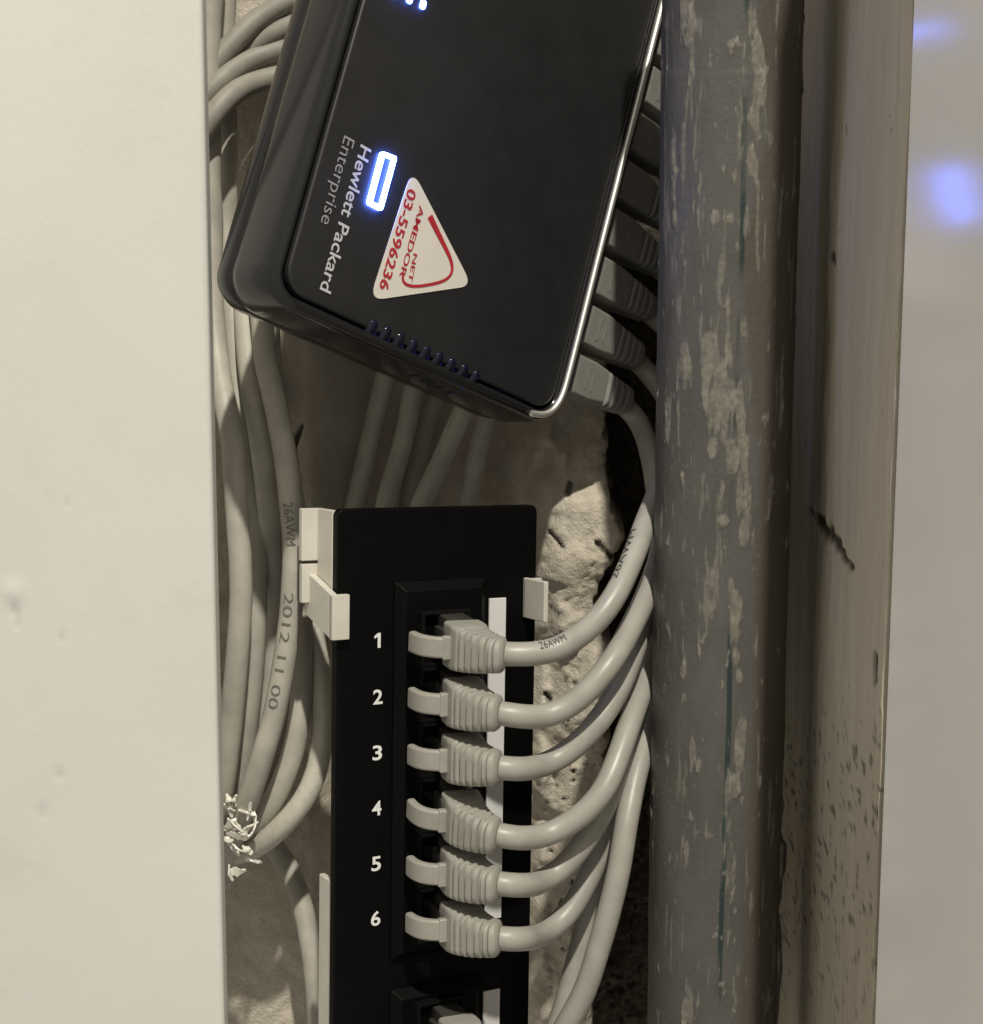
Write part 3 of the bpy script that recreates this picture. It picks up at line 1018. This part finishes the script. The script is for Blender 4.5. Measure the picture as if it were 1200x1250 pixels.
for lab, pts, mt in bund:
    pts = [(x, y, Y - .012 * float(sstep(380, 540, y)) * (1 - float(sstep(980, 1080, y)))) for x, y, Y in pts]
    root, path = cable(lab, wp(pts), 'bundled_cable', G1, mt, r=.0030)
    if 'printed' in lab:
        seg = np.r_[0, np.cumsum(np.linalg.norm(np.diff(path, axis=0), axis=1))]
        X_, Y_ = px_of(path)
        def s_at(y): return float(np.interp(y, Y_, seg))
        print_on(root, path, '26AWM', s_at(612), s_at(664) - s_at(612), .0026, np.array([-.1, -1, .2]), r=.0030)
        print_on(root, path, '2012 11 00', s_at(722), s_at(862) - s_at(722), .0026, np.array([-.15, -1, .2]), r=.0030)

G2 = 'grey cables arching behind the switch at the top of the niche'
arcs = [
    ('grey cable arching behind the switch, topmost of the four', [(420, -10, .425), (372, -2, .418), (335, 12, .41), (298, 38, .404), (268, 72, .40), (245, 100, .40), (220, 150, .402)]),
    ('grey cable arching behind the switch, mostly hidden under the topmost arch', [(420, 20, .435), (360, 28, .43), (325, 45, .424), (292, 70, .416), (262, 95, .412), (235, 125, .412)]),
    ('grey cable arching behind the switch, third arch down with a hair stuck on it', [(410, 50, .425), (350, 60, .415), (318, 68, .408), (290, 80, .402), (262, 104, .398), (236, 138, .398)]),
    ('grey cable arching behind the switch, lowest arch above the upright cables', [(400, 80, .425), (345, 92, .412), (315, 99, .404), (288, 112, .397), (262, 136, .392), (240, 175, .392)]),
]
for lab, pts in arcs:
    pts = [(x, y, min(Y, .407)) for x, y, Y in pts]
    cable(lab, wp(pts), 'arched_cable', G2, 'cable_shaded', r=.0029)

G3 = 'dim grey cables running down behind the patch panel'
backs = [
    ('dim grey cable going down behind the panel, nearest the bracket', [(490, 380, .425), (468, 470, .428), (450, 545, .428), (434, 620, .425), (428, 700, .42), (440, 780, .412)]),
    ('dim grey cable going down behind the panel, second from the bracket', [(525, 380, .428), (505, 476, .428), (487, 550, .426), (470, 620, .422), (465, 700, .418), (470, 800, .414)]),
    ('dim grey cable going down behind the panel, darkest and most hidden', [(560, 400, .440), (530, 490, .440), (512, 550, .438), (498, 620, .434), (495, 720, .43)]),
    ('dim grey cable slanting down behind the panel, most tilted of the row', [(610, 420, .418), (567, 502, .418), (540, 560, .417), (512, 620, .414), (495, 700, .41), (500, 790, .41)]),
    ('dim grey cable with faint print going down behind the panel, nearest the bare plaster', [(620, 410, .428), (596, 510, .428), (582, 565, .427), (570, 625, .425), (560, 720, .422)]),
]
for lab, pts in backs:
    cable(lab, wp(pts), 'rear_cable', G3, 'cable_old', r=.0030)

cable('short black cable end poking out beside the cream board near the top', wp([(225, 22, .408), (252, 44, .408), (268, 58, .41), (284, 74, .42)]), 'black_cable', None, 'black_cable', r=.0016, n=10)

# torn clear wrap around the bottom of the bundle
tw = empty('torn_film_wrap', at(292, 1020, .378), 'shreds of torn white plastic film wound round the foot of the cable bundle', 'plastic film')
shreds = [
    [(277, 985, .380), (282, 974, .377), (291, 976, .378), (288, 984, .379)],
    [(278, 1000, .379), (286, 1010, .376), (296, 1012, .375), (303, 1022, .376)],
    [(276, 1010, .379), (284, 1003, .376), (292, 1006, .376), (295, 1016, .377)],
    [(277, 1017, .379), (287, 1018, .376), (297, 1026, .376), (306, 1024, .377), (311, 1010, .378), (313, 998, .380), (306, 985, .381)],
    [(282, 1030, .378), (290, 1038, .375), (298, 1042, .376), (306, 1036, .377)],
    [(296, 1032, .377), (302, 1040, .376), (308, 1042, .377)],
    [(280, 1062, .381), (290, 1066, .379), (300, 1062, .379)],
    [(300, 1046, .378), (303, 1056, .377), (310, 1050, .378), (318, 1052, .380)],
    [(276, 1022, .379), (281, 1030, .377), (284, 1026, .377)],
]
rs = random.Random(11)
for k in range(13):                                   # finer curls lying over the cables
    x, y = rs.uniform(277, 303), rs.uniform(984, 1056)
    a = rs.uniform(0, 6.28)
    q_ = []
    for j in range(4):
        q_.append((max(274, x), y, .3785 + .001 * rs.uniform(-1, 1)))
        a += rs.uniform(-.9, .9)
        x += 7.5 * math.cos(a); y += 7.5 * math.sin(a)
    shreds.append(q_)
for i, s in enumerate(shreds):
    p = catmull([at(x, y, Y - .009) for x, y, Y in s], .0005)
    T, N, B = frames(p)
    V, F = [], []
    n = len(p)
    for j in range(n):
        ww = (.0008 if i < 9 else .00045) * (.35 + math.sin(math.pi * (j + .5) / n)) * (1 + .4 * random.uniform(-1, 1))
        tw_ = 1.4 * j / n + i
        u = math.cos(tw_) * N[j] + math.sin(tw_) * B[j]
        v = np.cross(T[j], u) * .00022
        V += [p[j] - u * ww + v, p[j] + u * ww + v, p[j] + u * ww - v, p[j] - u * ww - v]
    for j in range(n - 1):
        for a in range(4):
            F.append((4 * j + a, 4 * j + (a + 1) % 4, 4 * j + 4 + (a + 1) % 4, 4 * j + 4 + a))
    F += [(3, 2, 1, 0), (4 * n - 4, 4 * n - 3, 4 * n - 2, 4 * n - 1)]
    part('shred', V, F, M['film'], tw, True, 40)

# ------------------------------------------------------------------ the pipe
def build_pipe():
    Yp = .362
    top = at(894.5, 0, Yp); bot = at(868, 1250, Yp)
    d = unit(top - bot)
    rad = .01655
    na, nz = 420, 760
    # denser sampling on the side that can be seen
    th = np.linspace(0, 2 * math.pi, na)
    th = th - .55 * np.sin(th)                 # 0 = towards the viewer (denser there)
    X = unit(np.cross(np.array([0, 1.0, 0]), d)); X = X if X[0] > 0 else -X
    Yv = unit(np.cross(d, X)); Yv = Yv if Yv[1] < 0 else -Yv    # towards viewer
    s = np.linspace(-.035, np.linalg.norm(top - bot) + .035, nz)
    TH, S = np.meshgrid(th, s, indexing='ij')
    rv = np.sin(TH)[..., None] * X + np.cos(TH)[..., None] * Yv
    C = bot + S[..., None] * d
    P = C + rad * rv
    px, py = px_of(P)
    front = np.cos(TH) > -.1
    flat = P.reshape(-1, 3)
    n1 = fbm(flat, (90, 90, 34), 4, 51).reshape(TH.shape)
    n2 = fbm(flat, (420, 420, 190), 4, 52).reshape(TH.shape)
    n3 = fbm(flat, (330, 330, 40), 4, 53).reshape(TH.shape)
    n4 = fbm(flat, (900, 900, 420), 3, 54).reshape(TH.shape)
    n5 = fbm(flat, (120, 120, 60), 3, 55).reshape(TH.shape)
    # plaster smears seen on the pipe: (x, y, half width, half height)
    mask = np.zeros_like(px)
    bl = [(840, 25, 10, 40, 1), (925, 70, 10, 45, .8), (925, 130, 11, 60, .8), (895, 215, 14, 26, .9), (918, 205, 12, 30, .9), (875, 265, 11, 18, 1), (893, 270, 20, 22, .9), (900, 300, 10, 30, .8),
          (866, 440, 13, 60, 1), (880, 480, 20, 62, 1), (888, 420, 10, 60, .8), (905, 400, 12, 60, .8), (838, 445, 9, 26, .9), (893, 560, 14, 26, 1), (905, 520, 10, 90, .75), (870, 545, 8, 14, .9), (902, 600, 6, 40, .9),
          (884, 637, 9, 7, 1), (910, 650, 12, 20, .8), (893, 715, 6, 22, .8), (900, 760, 9, 60, .85), (834, 820, 6, 14, .8), (845, 915, 9, 34, 1), (853, 935, 7, 12, 1), (815, 930, 8, 30, .7), (904, 905, 9, 46, 1), (896, 960, 9, 16, 1), (903, 828, 11, 12, 1),
          (838, 1045, 6, 26, .9), (815, 1050, 8, 20, .7), (868, 1020, 6, 4, .9), (895, 1060, 7, 26, .7), (840, 190, 8, 60, .55), (822, 230, 8, 60, .6), (830, 330, 10, 40, .5), (870, 720, 7, 30, .6), (855, 740, 8, 30, .5), (835, 1230, 9, 30, .8)]
    for x, y, hx, hy, k in bl:
        e = np.hypot((px - x) / hx, (py - y) / hy)
        mask = np.maximum(mask, (1.25 - e) * k)
    n6 = fbm(flat, (800, 800, 110), 4, 56).reshape(TH.shape)
    m = mask * 1.05 + (n1 - .5) * 1.1 + (n2 - .5) * 1.5 + (n6 - .5) * .8 - .06
    plaster = sstep(.36, .60, m) * front * (.55 + .45 * sstep(.3, .6, n4))
    scr = sstep(.60, .68, n3 * .3 + n6 * .7 + .04 * (mask > 0) + .10 * (n5 - .5)) * front * .8     # scratches and flecks
    fleck = sstep(.665, .72, n4 * .6 + n2 * .4) * front
    # darker brownish tone on the right flank, ragged at the top
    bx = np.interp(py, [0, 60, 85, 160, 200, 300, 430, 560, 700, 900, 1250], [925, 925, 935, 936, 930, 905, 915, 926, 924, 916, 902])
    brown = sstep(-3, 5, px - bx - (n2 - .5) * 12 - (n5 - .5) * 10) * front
    # sleeve of hardened filler around the upper part
    sl = sstep(86, 80, py - (n5 - .5) * 10) * 0
    sleeve = sstep(84, 92, py + (n1 - .5) * 20) * sstep(330, 300, py + (n1 - .5) * 60)
    gx = np.interp(py, [0, 350, 620, 880, 1100, 1250], [912, 905, 893, 890, 881, 876])
    green = sstep(4.4, 2.0, np.abs(px - gx)) * front * (1 - plaster) * sstep(.44, .56, n3 * .4 + n5 * .6) * .85
    h = plaster * (.00004 + .00026 * n2) + scr * .00012 + fleck * .00015 + (n1 - .5) * .0006 + sleeve * .0002 * n1 + (n2 - .5) * .00012
    P = P + h[..., None] * rv
    me = grid_mesh('drain_pipe', P, {'plaster': np.maximum(plaster, .85 * scr), 'brown': brown * (1 - .6 * plaster), 'green': green, 'fleck': fleck})
    mt, nt, bs = nodes_of('pipe_grey_plastic')
    f1 = noise(nt, 90, 5, stretch=(1, 1, .4)); f2 = noise(nt, 700, 4, off=1)
    c = ramp(nt, f1, [(.3, (.074, .073, .069)), (.7, (.108, .106, .098))])
    c = mixc(nt, mth(nt, 'MULTIPLY', f2, .25), c, (.12, .112, .098))
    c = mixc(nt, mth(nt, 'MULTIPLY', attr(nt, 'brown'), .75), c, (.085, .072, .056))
    c = mixc(nt, attr(nt, 'green'), c, (.010, .030, .029))
    c = mixc(nt, mth(nt, 'MULTIPLY', attr(nt, 'plaster'), .8), c, ramp(nt, f2, [(.3, (.16, .148, .12)), (.7, (.27, .252, .21))]))
    c = mixc(nt, mth(nt, 'MULTIPLY', attr(nt, 'fleck'), .6), c, (.24, .225, .19))
    nt.links.new(c, bs.inputs['Base Color'])
    nt.links.new(mth(nt, 'ADD', mth(nt, 'MULTIPLY', attr(nt, 'plaster'), .3), .5), bs.inputs['Roughness'])
    bs.inputs['Specular IOR Level'].default_value = .35
    bump(nt, bs, f2, .4, .0004)
    o = link('drain_pipe', me, mt)
    o['label'] = 'upright grey plastic pipe smeared with dried plaster and scratched, with a thin green line'
    o['category'] = 'pipe'
build_pipe()
